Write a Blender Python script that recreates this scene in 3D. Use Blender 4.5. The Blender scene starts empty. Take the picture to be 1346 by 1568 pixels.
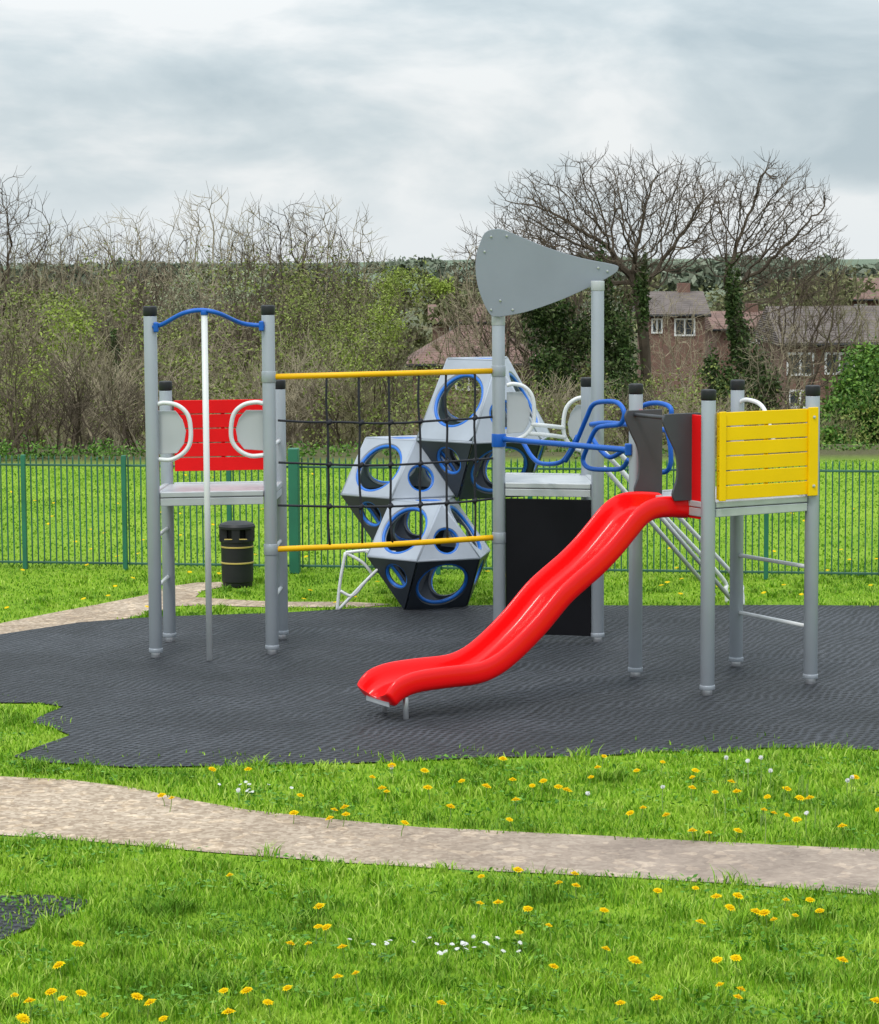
import bpy, bmesh, math, random
import numpy as np
from mathutils import Vector, Matrix, kdtree, noise as mnoise
random.seed(7); rng=np.random.default_rng(7)
S=bpy.context.scene
# ------------------------------------------------------------ camera
FP=4000.0; CX,CY=673.0,784.0; CH=2.96
th=math.atan(414/4000.0); rl=math.radians(0.35)
r0=Vector((1,0,0)); u0=Vector((0,math.sin(th),math.cos(th))); Fw=Vector((0,math.cos(th),-math.sin(th)))
R=r0*math.cos(rl)-u0*math.sin(rl); U=u0*math.cos(rl)+r0*math.sin(rl)
C=Vector((0,0,CH))
cd=bpy.data.cameras.new("camera"); cam=bpy.data.objects.new("camera",cd); S.collection.objects.link(cam)
cam.matrix_world=Matrix(((R.x,U.x,-Fw.x,C.x),(R.y,U.y,-Fw.y,C.y),(R.z,U.z,-Fw.z,C.z),(0,0,0,1)))
cd.sensor_fit='HORIZONTAL'; cd.sensor_width=36; cd.lens=36*FP/1346; cd.clip_start=0.1; cd.clip_end=6000
S.camera=cam
def ray(u,v): return Fw*FP+R*(u-CX)-U*(v-CY)
def PY(u,v,Y):
    d=ray(u,v); return C+d*(Y/d.y)
def GZ(u,v,z=0.0):
    d=ray(u,v); return C+d*((z-CH)/d.z)
def G(u,v): return GZ(u,v,0.0)
# ------------------------------------------------------------ render/world
S.view_settings.view_transform='Standard'; S.view_settings.look='None'; S.view_settings.exposure=0
W=bpy.data.worlds.new("World"); S.world=W; W.use_nodes=True
nt=W.node_tree; N=nt.nodes; L=nt.links
for n in list(N): N.remove(n)
out=N.new('ShaderNodeOutputWorld'); bg=N.new('ShaderNodeBackground'); bg.inputs[1].default_value=0.1
sky=N.new('ShaderNodeTexSky'); sky.sky_type='NISHITA'; sky.sun_disc=False
SE=math.radians(58); SR=math.radians(205)
sky.sun_elevation=SE; sky.sun_rotation=SR
tc=N.new('ShaderNodeTexCoord'); mp=N.new('ShaderNodeMapping'); mp.inputs['Scale'].default_value=(1,1,2.6)
mp.inputs['Location'].default_value=(0.62,0.0,0.31)
nz=N.new('ShaderNodeTexNoise'); nz.inputs['Scale'].default_value=9.5; nz.inputs['Detail'].default_value=6; nz.inputs['Roughness'].default_value=.52; nz.inputs['Distortion'].default_value=.3
cr=N.new('ShaderNodeValToRGB'); e=cr.color_ramp.elements
e[0].position=.34; e[0].color=(.50,.60,.66,1); e[1].position=.62; e[1].color=(.92,.95,.965,1)
m_=cr.color_ramp.elements.new(.48); m_.color=(.67,.755,.80,1)
L.new(tc.outputs['Generated'],mp.inputs[0]); L.new(mp.outputs[0],nz.inputs[0]); L.new(nz.outputs[0],cr.inputs[0])
sp=N.new('ShaderNodeSeparateXYZ'); L.new(tc.outputs['Generated'],sp.inputs[0])
hb=N.new('ShaderNodeMapRange'); hb.inputs[1].default_value=0.0; hb.inputs[2].default_value=0.03; hb.inputs[3].default_value=.6; hb.inputs[4].default_value=0
L.new(sp.outputs['Z'],hb.inputs[0])
hm=N.new('ShaderNodeMixRGB'); hm.inputs[2].default_value=(.84,.90,.93,1); L.new(hb.outputs[0],hm.inputs[0]); L.new(cr.outputs[0],hm.inputs[1])
mr=N.new('ShaderNodeMapRange'); mr.inputs[1].default_value=0.05; mr.inputs[2].default_value=1; mr.inputs[3].default_value=9.7; mr.inputs[4].default_value=25
L.new(sp.outputs['Z'],mr.inputs[0])
vm=N.new('ShaderNodeVectorMath'); vm.operation='SCALE'; L.new(hm.outputs[0],vm.inputs[0]); L.new(mr.outputs[0],vm.inputs['Scale'])
mx=N.new('ShaderNodeMixRGB'); mx.inputs[0].default_value=.92; L.new(sky.outputs[0],mx.inputs[1]); L.new(vm.outputs[0],mx.inputs[2])
L.new(mx.outputs[0],bg.inputs[0]); L.new(bg.outputs[0],out.inputs[0])
sd=bpy.data.lights.new("sun",'SUN'); sd.energy=1.5; sd.angle=math.radians(12); sd.color=(1,.95,.87)
so=bpy.data.objects.new("sun",sd); S.collection.objects.link(so)
az=SR; dv=Vector((math.sin(az)*math.cos(SE),math.cos(az)*math.cos(SE),math.sin(SE)))
so.rotation_euler=dv.to_track_quat('Z','Y').to_euler(); so.location=(0,0,30)
# ------------------------------------------------------------ materials
def mat(name,col,rough=.5,metal=0,var=.12,scale=6,bump=0,bscale=60,coat=0,spec=.5):
    m=bpy.data.materials.new(name); m.use_nodes=True; n=m.node_tree.nodes; l=m.node_tree.links; b=n['Principled BSDF']
    b.inputs['Roughness'].default_value=rough; b.inputs['Metallic'].default_value=metal; b.inputs['Specular IOR Level'].default_value=spec
    if coat: b.inputs['Coat Weight'].default_value=coat; b.inputs['Coat Roughness'].default_value=.14
    t=n.new('ShaderNodeTexCoord'); no=n.new('ShaderNodeTexNoise'); no.inputs['Scale'].default_value=scale; no.inputs['Detail'].default_value=4
    l.new(t.outputs['Object'],no.inputs[0])
    r=n.new('ShaderNodeValToRGB'); r.color_ramp.elements[0].position=.3; r.color_ramp.elements[1].position=.7
    r.color_ramp.elements[0].color=tuple(c*(1-var) for c in col)+(1,); r.color_ramp.elements[1].color=tuple(min(1,c*(1+var)) for c in col)+(1,)
    l.new(no.outputs[0],r.inputs[0]); l.new(r.outputs[0],b.inputs['Base Color'])
    if bump:
        n2=n.new('ShaderNodeTexNoise'); n2.inputs['Scale'].default_value=bscale; n2.inputs['Detail'].default_value=4; l.new(t.outputs['Object'],n2.inputs[0])
        bp=n.new('ShaderNodeBump'); bp.inputs['Strength'].default_value=bump; bp.inputs['Distance'].default_value=.02
        l.new(n2.outputs[0],bp.inputs['Height']); l.new(bp.outputs[0],b.inputs['Normal'])
    return m
def leafmat(name,cols,trans=.35,rough=.6,pscale=.8,pmix=.45,pcol=None,pcol2=None):
    m=bpy.data.materials.new(name); m.use_nodes=True; n=m.node_tree.nodes; l=m.node_tree.links; b=n['Principled BSDF']; o=n['Material Output']
    g=n.new('ShaderNodeNewGeometry'); r=n.new('ShaderNodeValToRGB')
    els=r.color_ramp.elements
    for i,c in enumerate(cols):
        p=i/(len(cols)-1)
        if i==0: el=els[0]
        elif i==len(cols)-1: el=els[len(els)-1]
        else: el=els.new(p)
        el.position=p; el.color=tuple(c)+(1,)
    l.new(g.outputs['Random Per Island'],r.inputs[0])
    no=n.new('ShaderNodeTexNoise'); no.inputs['Scale'].default_value=pscale; no.inputs['Detail'].default_value=4; no.inputs['Roughness'].default_value=.62
    l.new(g.outputs['Position'],no.inputs[0])
    rr=n.new('ShaderNodeMapRange'); rr.inputs[1].default_value=.46; rr.inputs[2].default_value=.66; rr.inputs[3].default_value=0; rr.inputs[4].default_value=pmix
    l.new(no.outputs[0],rr.inputs[0])
    mi=n.new('ShaderNodeMixRGB'); l.new(rr.outputs[0],mi.inputs[0]); l.new(r.outputs[0],mi.inputs[1]); mi.inputs[2].default_value=tuple(pcol or [c*.5 for c in cols[0]])+(1,)
    last=mi
    if pcol2:
        r2=n.new('ShaderNodeMapRange'); r2.inputs[1].default_value=.44; r2.inputs[2].default_value=.28; r2.inputs[3].default_value=0; r2.inputs[4].default_value=.6; l.new(no.outputs[0],r2.inputs[0])
        last=n.new('ShaderNodeMixRGB'); l.new(r2.outputs[0],last.inputs[0]); l.new(mi.outputs[0],last.inputs[1]); last.inputs[2].default_value=tuple(pcol2)+(1,)
    l.new(last.outputs[0],b.inputs['Base Color']); b.inputs['Roughness'].default_value=rough; b.inputs['Specular IOR Level'].default_value=.15
    if trans:
        t=n.new('ShaderNodeBsdfTranslucent'); l.new(last.outputs[0],t.inputs[0]); ms=n.new('ShaderNodeMixShader'); ms.inputs[0].default_value=trans
        l.new(b.outputs[0],ms.inputs[1]); l.new(t.outputs[0],ms.inputs[2]); l.new(ms.outputs[0],o.inputs[0])
    return m
M_post=mat("grey_powder_coat",(.35,.38,.42),.38,.3,.06,3)
M_deck=mat("aluminium_deck",(.50,.52,.54),.4,.3,.08,8)
M_white=mat("white_tube",(.70,.71,.72),.35,0,.05,4)
M_black=mat("black_plastic",(.013,.014,.016),.5,0,.2,8,spec=.35)
M_panel=mat("black_climb_panel",(.007,.007,.009),.5,0,.2,3,spec=.12)
M_red=mat("red_panel",(.76,.008,.010),.5,0,.06,4,spec=.15)
M_slide=mat("red_slide_plastic",(.86,.002,.003),.4,0,.04,2,coat=.5,spec=.12)
M_yel=mat("yellow_panel",(.90,.57,.0),.5,0,.04,4,spec=.2)
M_ytube=mat("yellow_tube",(.86,.46,.0),.4,0,.05,4,spec=.3)
M_blue=mat("blue_tube",(.008,.105,.48),.4,0,.1,5,spec=.35)
M_dgrey=mat("dark_grey_hdpe",(.065,.068,.078),.5,0,.08,4,spec=.3)
M_lgrey=mat("light_grey_panel",(.45,.47,.49),.45,0,.05,4)
M_sail=mat("sail_grey",(.25,.275,.325),.45,.1,.05,3)
M_rope=mat("net_rope",(.012,.013,.02),.7,0,.2,30)
M_cw=mat("climber_light_grey",(.35,.385,.45),.42,0,.12,3)
M_cd=mat("climber_dark",(.03,.038,.052),.4,0,.2,3)
M_cb=mat("climber_blue",(.015,.15,.58),.4,0,.1,5)
M_fence=mat("green_fence_paint",(.035,.12,.08),.5,0,.3,4)
M_fpost=mat("green_post_paint",(.02,.15,.09),.5,0,.15,4)
M_gold=mat("gold_band",(.55,.42,.12),.4,.3,.1,9)
M_steel=mat("bolt_steel",(.6,.6,.62),.3,.8,.05,9)
M_bark=mat("bark",(.095,.075,.055),.95,0,.4,3,spec=.1)
M_bark2=mat("bark_olive",(.19,.175,.095),.95,0,.45,2,spec=.1)
M_bark3=mat("bark_pale",(.28,.24,.165),.95,0,.4,2,spec=.1)
M_wfr=mat("white_upvc",(.75,.75,.74),.4,0,.03)
M_glass=mat("window_glass",(.04,.05,.06),.08,0,.2,2)
# ------------------------------------------------------------ mesh helpers
def link(o,parent=None):
    S.collection.objects.link(o)
    if parent: o.parent=parent
    return o
def empty(name,loc=(0,0,0)):
    o=bpy.data.objects.new(name,None); o.empty_display_size=.2; S.collection.objects.link(o); return o
def mk(name,vs,fs,m,parent=None,smooth=False,bevel=0):
    me=bpy.data.meshes.new(name); me.from_pydata([tuple(v) for v in vs],[],fs)
    bm=bmesh.new(); bm.from_mesh(me); bmesh.ops.recalc_face_normals(bm,faces=bm.faces); bm.to_mesh(me); bm.free()
    if smooth:
        for p in me.polygons: p.use_smooth=True
    me.materials.append(m); o=bpy.data.objects.new(name,me); link(o,parent)
    if bevel:
        b=o.modifiers.new("bevel",'BEVEL'); b.width=bevel; b.segments=2; b.limit_method='ANGLE'
    return o
def fast(name,V,F,m,parent=None):
    V=np.asarray(V,dtype=np.float32); F=np.asarray(F,dtype=np.int32); k=F.shape[1]
    me=bpy.data.meshes.new(name); me.vertices.add(len(V)); me.vertices.foreach_set('co',V.ravel())
    me.loops.add(F.size); me.loops.foreach_set('vertex_index',F.ravel())
    me.polygons.add(len(F)); me.polygons.foreach_set('loop_start',np.arange(len(F),dtype=np.int32)*k)
    me.update(calc_edges=True); me.validate()
    me.materials.append(m); o=bpy.data.objects.new(name,me); return link(o,parent)
def catmull(pts,n=8):
    P=[Vector(p) for p in pts]
    if len(P)<3: return P
    Q=[P[0]*2-P[1]]+P+[P[-1]*2-P[-2]]; o=[]
    for i in range(1,len(Q)-2):
        a,b,c,d=Q[i-1],Q[i],Q[i+1],Q[i+2]
        for k in range(n):
            t=k/n; o.append(.5*((2*b)+(c-a)*t+(2*a-5*b+4*c-d)*t*t+(3*b-a-3*c+d)*t**3))
    o.append(P[-1]); return o
def tubegeo(P,rs,n,V,Fc,caps=True):
    base=len(V); ref=None
    for i,p in enumerate(P):
        t=(P[min(i+1,len(P)-1)]-P[max(i-1,0)])
        t=t.normalized() if t.length>1e-9 else Vector((0,0,1))
        if ref is None:
            ref=Vector((0,0,1)) if abs(t.z)<.9 else Vector((1,0,0))
        a=(ref-t*ref.dot(t)); a=a.normalized() if a.length>1e-6 else t.orthogonal().normalized(); ref=a; b=t.cross(a)
        r=rs[i] if hasattr(rs,'__len__') else rs
        for k in range(n):
            an=2*math.pi*k/n; V.append(p+a*(r*math.cos(an))+b*(r*math.sin(an)))
    for i in range(len(P)-1):
        for k in range(n):
            q=base+i*n; Fc.append((q+k,q+(k+1)%n,q+n+(k+1)%n,q+n+k))
    if caps:
        Fc.append(tuple(base+k for k in range(n))[::-1]); q=base+(len(P)-1)*n; Fc.append(tuple(q+k for k in range(n)))
def tube(name,pts,r,m,parent=None,smooth=True,n=12,sub=8):
    P=catmull(pts,sub) if smooth else [Vector(p) for p in pts]
    V=[];F=[]; tubegeo(P,r,n,V,F); o=mk(name,V,F,m,parent,True)
    return o
def cyl(name,p,z0,z1,r,m,parent=None,n=20,r1=None,bevel=0):
    V=[];F=[]; tubegeo([Vector((p[0],p[1],z0)),Vector((p[0],p[1],z1))],[r,r if r1 is None else r1],n,V,F)
    o=mk(name,V,F,m,parent,True); 
    md=o.modifiers.new("b",'BEVEL'); md.width=bevel or .003; md.segments=2; md.limit_method='ANGLE'
    return o
def obox(name,p0,p1,z0,z1,t,m,parent=None,off=0,bevel=.004):
    a=Vector((p0[0],p0[1],0)); b=Vector((p1[0],p1[1],0)); d=(b-a).normalized(); nn=Vector((d.y,-d.x,0))
    a=a+nn*off; b=b+nn*off; V=[]
    for z in (z0,z1):
        for q in (a-nn*t/2,b-nn*t/2,b+nn*t/2,a+nn*t/2): V.append((q.x,q.y,z))
    return mk(name,V,[(0,1,2,3),(4,5,6,7),(0,1,5,4),(1,2,6,5),(2,3,7,6),(3,0,4,7)],m,parent,False,bevel)
def plate(name,pts,thick,m,parent=None,bevel=.004):
    n=len(pts); pts=[Vector(p) for p in pts]; tv=Vector(thick)
    V=pts+[p+tv for p in pts]; F=[tuple(range(n)),tuple(range(n,2*n))[::-1]]+[(i,(i+1)%n,n+(i+1)%n,n+i) for i in range(n)]
    return mk(name,V,F,m,parent,False,bevel)
def lathe(name,c,prof,m,parent=None,n=32):
    V=[];F=[]
    for r,z in prof:
        for k in range(n):
            a=2*math.pi*k/n; V.append((c[0]+r*math.cos(a),c[1]+r*math.sin(a),z))
    for i in range(len(prof)-1):
        for k in range(n): F.append((i*n+k,i*n+(k+1)%n,(i+1)*n+(k+1)%n,(i+1)*n+k))
    F.append(tuple(range(n))); F.append(tuple((len(prof)-1)*n+k for k in range(n)))
    o=mk(name,V,F,m,parent,True); md=o.modifiers.new("e",'EDGE_SPLIT'); md.split_angle=math.radians(35); return o
# ------------------------------------------------------------ terrain
def sst(a,b,x):
    t=np.clip((x-a)/(b-a),0,1); return t*t*(3-2*t)
def tz(x,y):
    x=np.asarray(x,float); y=np.asarray(y,float)
    z=-8.0*sst(34,100,y)+sst(300,1000,y)*(1.6+.9*np.sin(x/110.+1)+.5*np.sin(x/37.))-60*sst(1100,4500,y)
    return z
xs=np.concatenate([-np.geomspace(3000,14,26),np.linspace(-12,12,25),np.geomspace(14,3000,26)])
ys=np.concatenate([np.linspace(-60,32,24),np.linspace(34,110,30),np.geomspace(115,5000,40)])
X,Y=np.meshgrid(xs,ys); Z=tz(X,Y); nv=np.stack([X.ravel(),Y.ravel(),Z.ravel()],1)
nx=len(xs); F=[(j*nx+i,j*nx+i+1,(j+1)*nx+i+1,(j+1)*nx+i) for j in range(len(ys)-1) for i in range(nx-1)]
mg=bpy.data.materials.new("ground_grass"); mg.use_nodes=True; n=mg.node_tree.nodes; l=mg.node_tree.links; b=n['Principled BSDF']
b.inputs['Roughness'].default_value=.9; b.inputs['Specular IOR Level'].default_value=.1
g=n.new('ShaderNodeNewGeometry')
def noi(sc,det=6,src=None,rough=.5):
    q=n.new('ShaderNodeTexNoise'); q.inputs['Scale'].default_value=sc; q.inputs['Detail'].default_value=det; q.inputs['Roughness'].default_value=rough
    l.new(src or g.outputs['Position'],q.inputs[0]); return q
def ramp(src,a,b_,ca,cb):
    q=n.new('ShaderNodeValToRGB'); q.color_ramp.elements[0].position=a; q.color_ramp.elements[1].position=b_
    q.color_ramp.elements[0].color=tuple(ca)+(1,); q.color_ramp.elements[1].color=tuple(cb)+(1,); l.new(src,q.inputs[0]); return q
a1=noi(.5); a2=noi(14,6,rough=.7)
c1=ramp(a2.outputs[0],.3,.7,(.05,.13,.008),(.22,.37,.025)); c2=ramp(a1.outputs[0],.35,.65,(.16,.30,.015),(.32,.46,.04))
mi=n.new('ShaderNodeMixRGB'); mi.inputs[0].default_value=.5; l.new(c1.outputs[0],mi.inputs[1]); l.new(c2.outputs[0],mi.inputs[2])
sx=n.new('ShaderNodeSeparateXYZ'); l.new(g.outputs['Position'],sx.inputs[0])
def mrange(src,a,b_,c,d):
    q=n.new('ShaderNodeMapRange'); q.inputs[1].default_value=a; q.inputs[2].default_value=b_; q.inputs[3].default_value=c; q.inputs[4].default_value=d; l.new(src,q.inputs[0]); return q
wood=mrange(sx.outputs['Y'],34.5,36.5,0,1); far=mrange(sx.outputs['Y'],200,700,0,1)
bw=ramp(a2.outputs[0],.3,.7,(.06,.055,.028),(.12,.12,.05))
m2=n.new('ShaderNodeMixRGB'); l.new(wood.outputs[0],m2.inputs[0]); l.new(mi.outputs[0],m2.inputs[1]); l.new(bw.outputs[0],m2.inputs[2])
nf=noi(.01,4); fc=ramp(nf.outputs[0],.45,.6,(.13,.17,.12),(.19,.23,.16))  # far land in hazy grey-green: aerial haze painted into the base colour
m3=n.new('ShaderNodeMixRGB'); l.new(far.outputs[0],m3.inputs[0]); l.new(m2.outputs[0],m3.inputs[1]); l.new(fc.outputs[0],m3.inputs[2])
l.new(m3.outputs[0],b.inputs['Base Color'])
bp=n.new('ShaderNodeBump'); bp.inputs['Strength'].default_value=.6; bp.inputs['Distance'].default_value=.03; l.new(a2.outputs[0],bp.inputs['Height']); l.new(bp.outputs[0],b.inputs['Normal'])
mk("ground",nv.tolist(),F,mg)
# ------------------------------------------------------------ paths & rubber
def dens(px,step=25):
    o=[]
    for i in range(len(px)):
        a=np.array(px[i],float); c=np.array(px[(i+1)%len(px)],float); k=max(1,int(np.hypot(*(c-a))/step))
        for j in range(k): o.append(a+(c-a)*j/k)
    return o
def sheet(name,px,z,m,jit=.02):
    pts=[]
    for q in dens(px):
        w=G(q[0],q[1]); nn=mnoise.noise(Vector((w.x*2.3,w.y*2.3,z*50))); n2=mnoise.noise(Vector((w.x*2.3+9,w.y*2.3,z*50)))
        pts.append(Vector((w.x+nn*jit*2,w.y+n2*jit*3,z)))
    me=bpy.data.meshes.new(name); bm=bmesh.new(); f=bm.faces.new([bm.verts.new(p) for p in pts]); bmesh.ops.triangulate(bm,faces=[f])
    bmesh.ops.recalc_face_normals(bm,faces=bm.faces)
    if sum(f.normal.z for f in bm.faces)<0: bmesh.ops.reverse_faces(bm,faces=bm.faces)
    bm.to_mesh(me); bm.free(); me.materials.append(m); link(bpy.data.objects.new(name,me)); return np.array([(p.x,p.y) for p in pts])
mpth=bpy.data.materials.new("path_tarmac"); mpth.use_nodes=True; n=mpth.node_tree.nodes; l=mpth.node_tree.links; b=n['Principled BSDF']; b.inputs['Roughness'].default_value=.9; b.inputs['Specular IOR Level'].default_value=.2
g=n.new('ShaderNodeNewGeometry'); a1=noi(1.3,6,rough=.65); vo=n.new('ShaderNodeTexVoronoi'); vo.inputs['Scale'].default_value=42; l.new(g.outputs['Position'],vo.inputs[0])
c1=ramp(a1.outputs[0],.35,.65,(.36,.285,.215),(.50,.415,.33)); 
sepc=n.new('ShaderNodeSeparateColor'); l.new(vo.outputs['Color'],sepc.inputs[0])
c2=ramp(sepc.outputs[0],.1,.95,(.62,.56,.50),(1.15,1.13,1.1))
mm=n.new('ShaderNodeMixRGB'); mm.blend_type='MULTIPLY'; mm.inputs[0].default_value=.85; l.new(c1.outputs[0],mm.inputs[1]); l.new(c2.outputs[0],mm.inputs[2])
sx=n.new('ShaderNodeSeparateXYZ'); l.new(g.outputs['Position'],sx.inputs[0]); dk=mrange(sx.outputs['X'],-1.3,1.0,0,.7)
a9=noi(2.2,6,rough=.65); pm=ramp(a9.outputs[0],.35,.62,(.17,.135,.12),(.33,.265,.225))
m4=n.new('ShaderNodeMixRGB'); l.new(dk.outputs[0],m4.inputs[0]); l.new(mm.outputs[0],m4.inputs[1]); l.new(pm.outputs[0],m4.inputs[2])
vs=n.new('ShaderNodeTexVoronoi'); vs.inputs['Scale'].default_value=17; l.new(g.outputs['Position'],vs.inputs[0]); s2=n.new('ShaderNodeSeparateColor'); l.new(vs.outputs['Color'],s2.inputs[0])
c9=ramp(s2.outputs[1],.80,.86,(1,1,1),(1.35,1.33,1.28)); m8=n.new('ShaderNodeMixRGB'); m8.blend_type='MULTIPLY'; m8.inputs[0].default_value=.8; l.new(m4.outputs[0],m8.inputs[1]); l.new(c9.outputs[0],m8.inputs[2])
l.new(m8.outputs[0],b.inputs['Base Color'])
bp=n.new('ShaderNodeBump'); bp.inputs['Strength'].default_value=.6; bp.inputs['Distance'].default_value=.012; l.new(sepc.outputs[0],bp.inputs['Height']); l.new(bp.outputs[0],b.inputs['Normal'])
# rubber mat
mrb=bpy.data.materials.new("rubber_mat"); mrb.use_nodes=True; n=mrb.node_tree.nodes; l=mrb.node_tree.links; b=n['Principled BSDF']; b.inputs['Roughness'].default_value=.58; b.inputs['Specular IOR Level'].default_value=.3
g=n.new('ShaderNodeNewGeometry')
wp=noi(1.3,3); wadd=n.new('ShaderNodeVectorMath'); wadd.operation='MULTIPLY_ADD'; wadd.inputs[1].default_value=(.25,.25,0); l.new(wp.outputs['Color'],wadd.inputs[0]); l.new(g.outputs['Position'],wadd.inputs[2])
mpn=n.new('ShaderNodeMapping'); mpn.inputs['Rotation'].default_value=(0,0,math.radians(24)); l.new(wadd.outputs[0],mpn.inputs[0])
vo=n.new('ShaderNodeTexVoronoi'); vo.inputs['Scale'].default_value=19; vo.inputs['Randomness'].default_value=.10; l.new(mpn.outputs[0],vo.inputs[0])
cell=ramp(vo.outputs['Distance'],.22,.5,(0,0,0),(1,1,1))
a1=noi(.8,6,rough=.6); a2=noi(5,7,rough=.75); a3=noi(30,5,rough=.8)
c1=ramp(a1.outputs[0],.3,.7,(.034,.039,.048),(.10,.108,.128))
hole=n.new('ShaderNodeMixRGB'); l.new(cell.outputs[0],hole.inputs[0]); hole.inputs[1].default_value=(.006,.008,.009,1); l.new(c1.outputs[0],hole.inputs[2])
gr=ramp(a2.outputs[0],.50,.72,(0,0,0),(.7,.7,.7)); m5=n.new('ShaderNodeMixRGB'); l.new(gr.outputs[0],m5.inputs[0]); l.new(hole.outputs[0],m5.inputs[1]); m5.inputs[2].default_value=(.020,.023,.027,1)
sp_=ramp(a3.outputs[0],.60,.74,(0,0,0),(.85,.85,.85)); m6=n.new('ShaderNodeMixRGB'); l.new(sp_.outputs[0],m6.inputs[0]); l.new(m5.outputs[0],m6.inputs[1]); m6.inputs[2].default_value=(.24,.245,.24,1)
bk=n.new('ShaderNodeTexBrick'); bk.inputs['Scale'].default_value=1.0; bk.inputs['Mortar Size'].default_value=.012; bk.inputs['Brick Width'].default_value=1.5; bk.inputs['Row Height'].default_value=1.0
bk.inputs['Color1'].default_value=(1,1,1,1); bk.inputs['Color2'].default_value=(.7,.7,.7,1); bk.inputs['Mortar'].default_value=(.35,.35,.35,1); l.new(mpn.outputs[0],bk.inputs[0])
m7=n.new('ShaderNodeMixRGB'); m7.blend_type='MULTIPLY'; m7.inputs[0].default_value=.8; l.new(m6.outputs[0],m7.inputs[1]); l.new(bk.outputs[0],m7.inputs[2])
l.new(m7.outputs[0],b.inputs['Base Color'])
bp=n.new('ShaderNodeBump'); bp.inputs['Strength'].default_value=1; bp.inputs['Distance'].default_value=.022
ad=n.new('ShaderNodeMath'); ad.operation='MULTIPLY_ADD'; ad.inputs[1].default_value=2.5; l.new(a2.outputs[0],ad.inputs[0]); l.new(cell.outputs[0],ad.inputs[2]); l.new(ad.outputs[0],bp.inputs['Height']); l.new(bp.outputs[0],b.inputs['Normal'])
rub=[(-260,1015),(-120,995),(0,973),(120,955),(240,946),(430,940),(560,932),(760,928),(1000,929),(1200,928),(1346,929),(1750,935),(1750,1150),(1500,1150),(1346,1150),(1260,1148),(1170,1147),(1130,1153),(1060,1153),(1000,1153),(960,1157),(880,1161),(760,1161),(620,1168),(500,1172),(400,1174),(200,1177),(60,1169),(20,1160),(60,1145),(108,1128),(80,1116),(45,1108),(65,1097),(98,1084),(60,1078),(0,1078),(-120,1072),(-260,1060)]
P_rub=sheet("rubber_safety_surface",rub,.010,mrb,.004)
fp=[(-500,1165),(-200,1180),(0,1190),(100,1195),(200,1207),(290,1226),(380,1241),(520,1257),(640,1268),(850,1278),(1050,1288),(1200,1296),(1346,1302),(1800,1320),(1800,1400),(1346,1373),(1100,1353),(900,1342),(700,1333),(520,1322),(420,1314),(330,1307),(150,1291),(0,1280),(-200,1270),(-500,1262)]
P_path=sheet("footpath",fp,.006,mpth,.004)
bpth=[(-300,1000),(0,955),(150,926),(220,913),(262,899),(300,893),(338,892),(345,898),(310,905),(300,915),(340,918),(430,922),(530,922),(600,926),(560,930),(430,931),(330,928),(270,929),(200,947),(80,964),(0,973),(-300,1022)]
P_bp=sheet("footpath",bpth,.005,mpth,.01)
sm=[(-200,1370),(0,1376),(70,1374),(140,1381),(120,1398),(60,1420),(0,1442),(-200,1500)]
P_sm=sheet("rubber_safety_surface",sm,.010,mrb,.012)
def inpoly(px,py,poly):
    ins=np.zeros(len(px),bool); x0,y0=poly[:,0],poly[:,1]; x1,y1=np.roll(x0,-1),np.roll(y0,-1)
    for a,b_,c,d in zip(x0,y0,x1,y1):
        if b_==d: continue
        cnd=((b_>py)!=(d>py))&(px<(c-a)*(py-b_)/(d-b_)+a); ins^=cnd
    return ins
# ------------------------------------------------------------ grass
def wn(x,y,s):
    return (np.sin(x*s*1.7+1.3*np.sin(y*s*2.1))+np.sin(y*s*2.3+1.1*np.sin(x*s*1.3+2))+np.sin((x+y)*s*3.1+4))/3
def bladegeo(x,y,h,ww,lean):
    k=len(x); a=rng.random(k)*2*np.pi; la=rng.random(k)*2*np.pi; lm=h*lean
    dx=np.cos(a)*ww/2; dy=np.sin(a)*ww/2; lx=np.cos(la)*lm; ly=np.sin(la)*lm
    V=np.zeros((k,5,3)); z=np.zeros(k)
    V[:,0]=np.stack([x-dx,y-dy,z],1); V[:,1]=np.stack([x+dx,y+dy,z],1)
    V[:,2]=np.stack([x-dx*.8+lx*.3,y-dy*.8+ly*.3,h*.6],1); V[:,3]=np.stack([x+dx*.8+lx*.3,y+dy*.8+ly*.3,h*.6],1)
    V[:,4]=np.stack([x+lx,y+ly,h*.95],1)
    b=np.arange(k)[:,None]*5; F=np.concatenate([b+np.array([0,1,3]),b+np.array([0,3,2]),b+np.array([2,3,4])],1).reshape(-1,3)
    return V.reshape(-1,3),F
def blades(Ymin,Ymax,dn,h0,h1,w,leaky=0.0):
    A=(Ymax-Ymin)*(Ymax+Ymin)*.2; k=int(A*dn)
    y=np.sqrt(rng.random(k)*(Ymax**2-Ymin**2)+Ymin**2); x=(rng.random(k)*2-1)*.2*y
    jx=x+rng.normal(size=k)*.012+.03*wn(x,y,9); jy=y+rng.normal(size=k)*.03+.05*wn(x+3,y,6)
    keep=~(inpoly(jx,jy,P_rub)|inpoly(jx,jy,P_path)|inpoly(jx,jy,P_bp))
    s=inpoly(jx,jy,P_sm); keep&=~(s&(rng.random(k)>.38))
    if leaky:
        near=inpoly(x,y,P_rub)&(~inpoly(x,y-.4,P_rub)); keep|=(rng.random(k)<leaky)&near&(wn(x,y,5)>.15)
    x=x[keep]; y=y[keep]; k=len(x)
    h=(h0+(h1-h0)*rng.random(k)**1.4)*(1+.4*wn(x,y,2.2)+.35*wn(x+5,y,7)); h=np.maximum(h,.008)
    return bladegeo(x,y,h,w*(.6+.8*rng.random(k)),.15+.7*rng.random(k))
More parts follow.
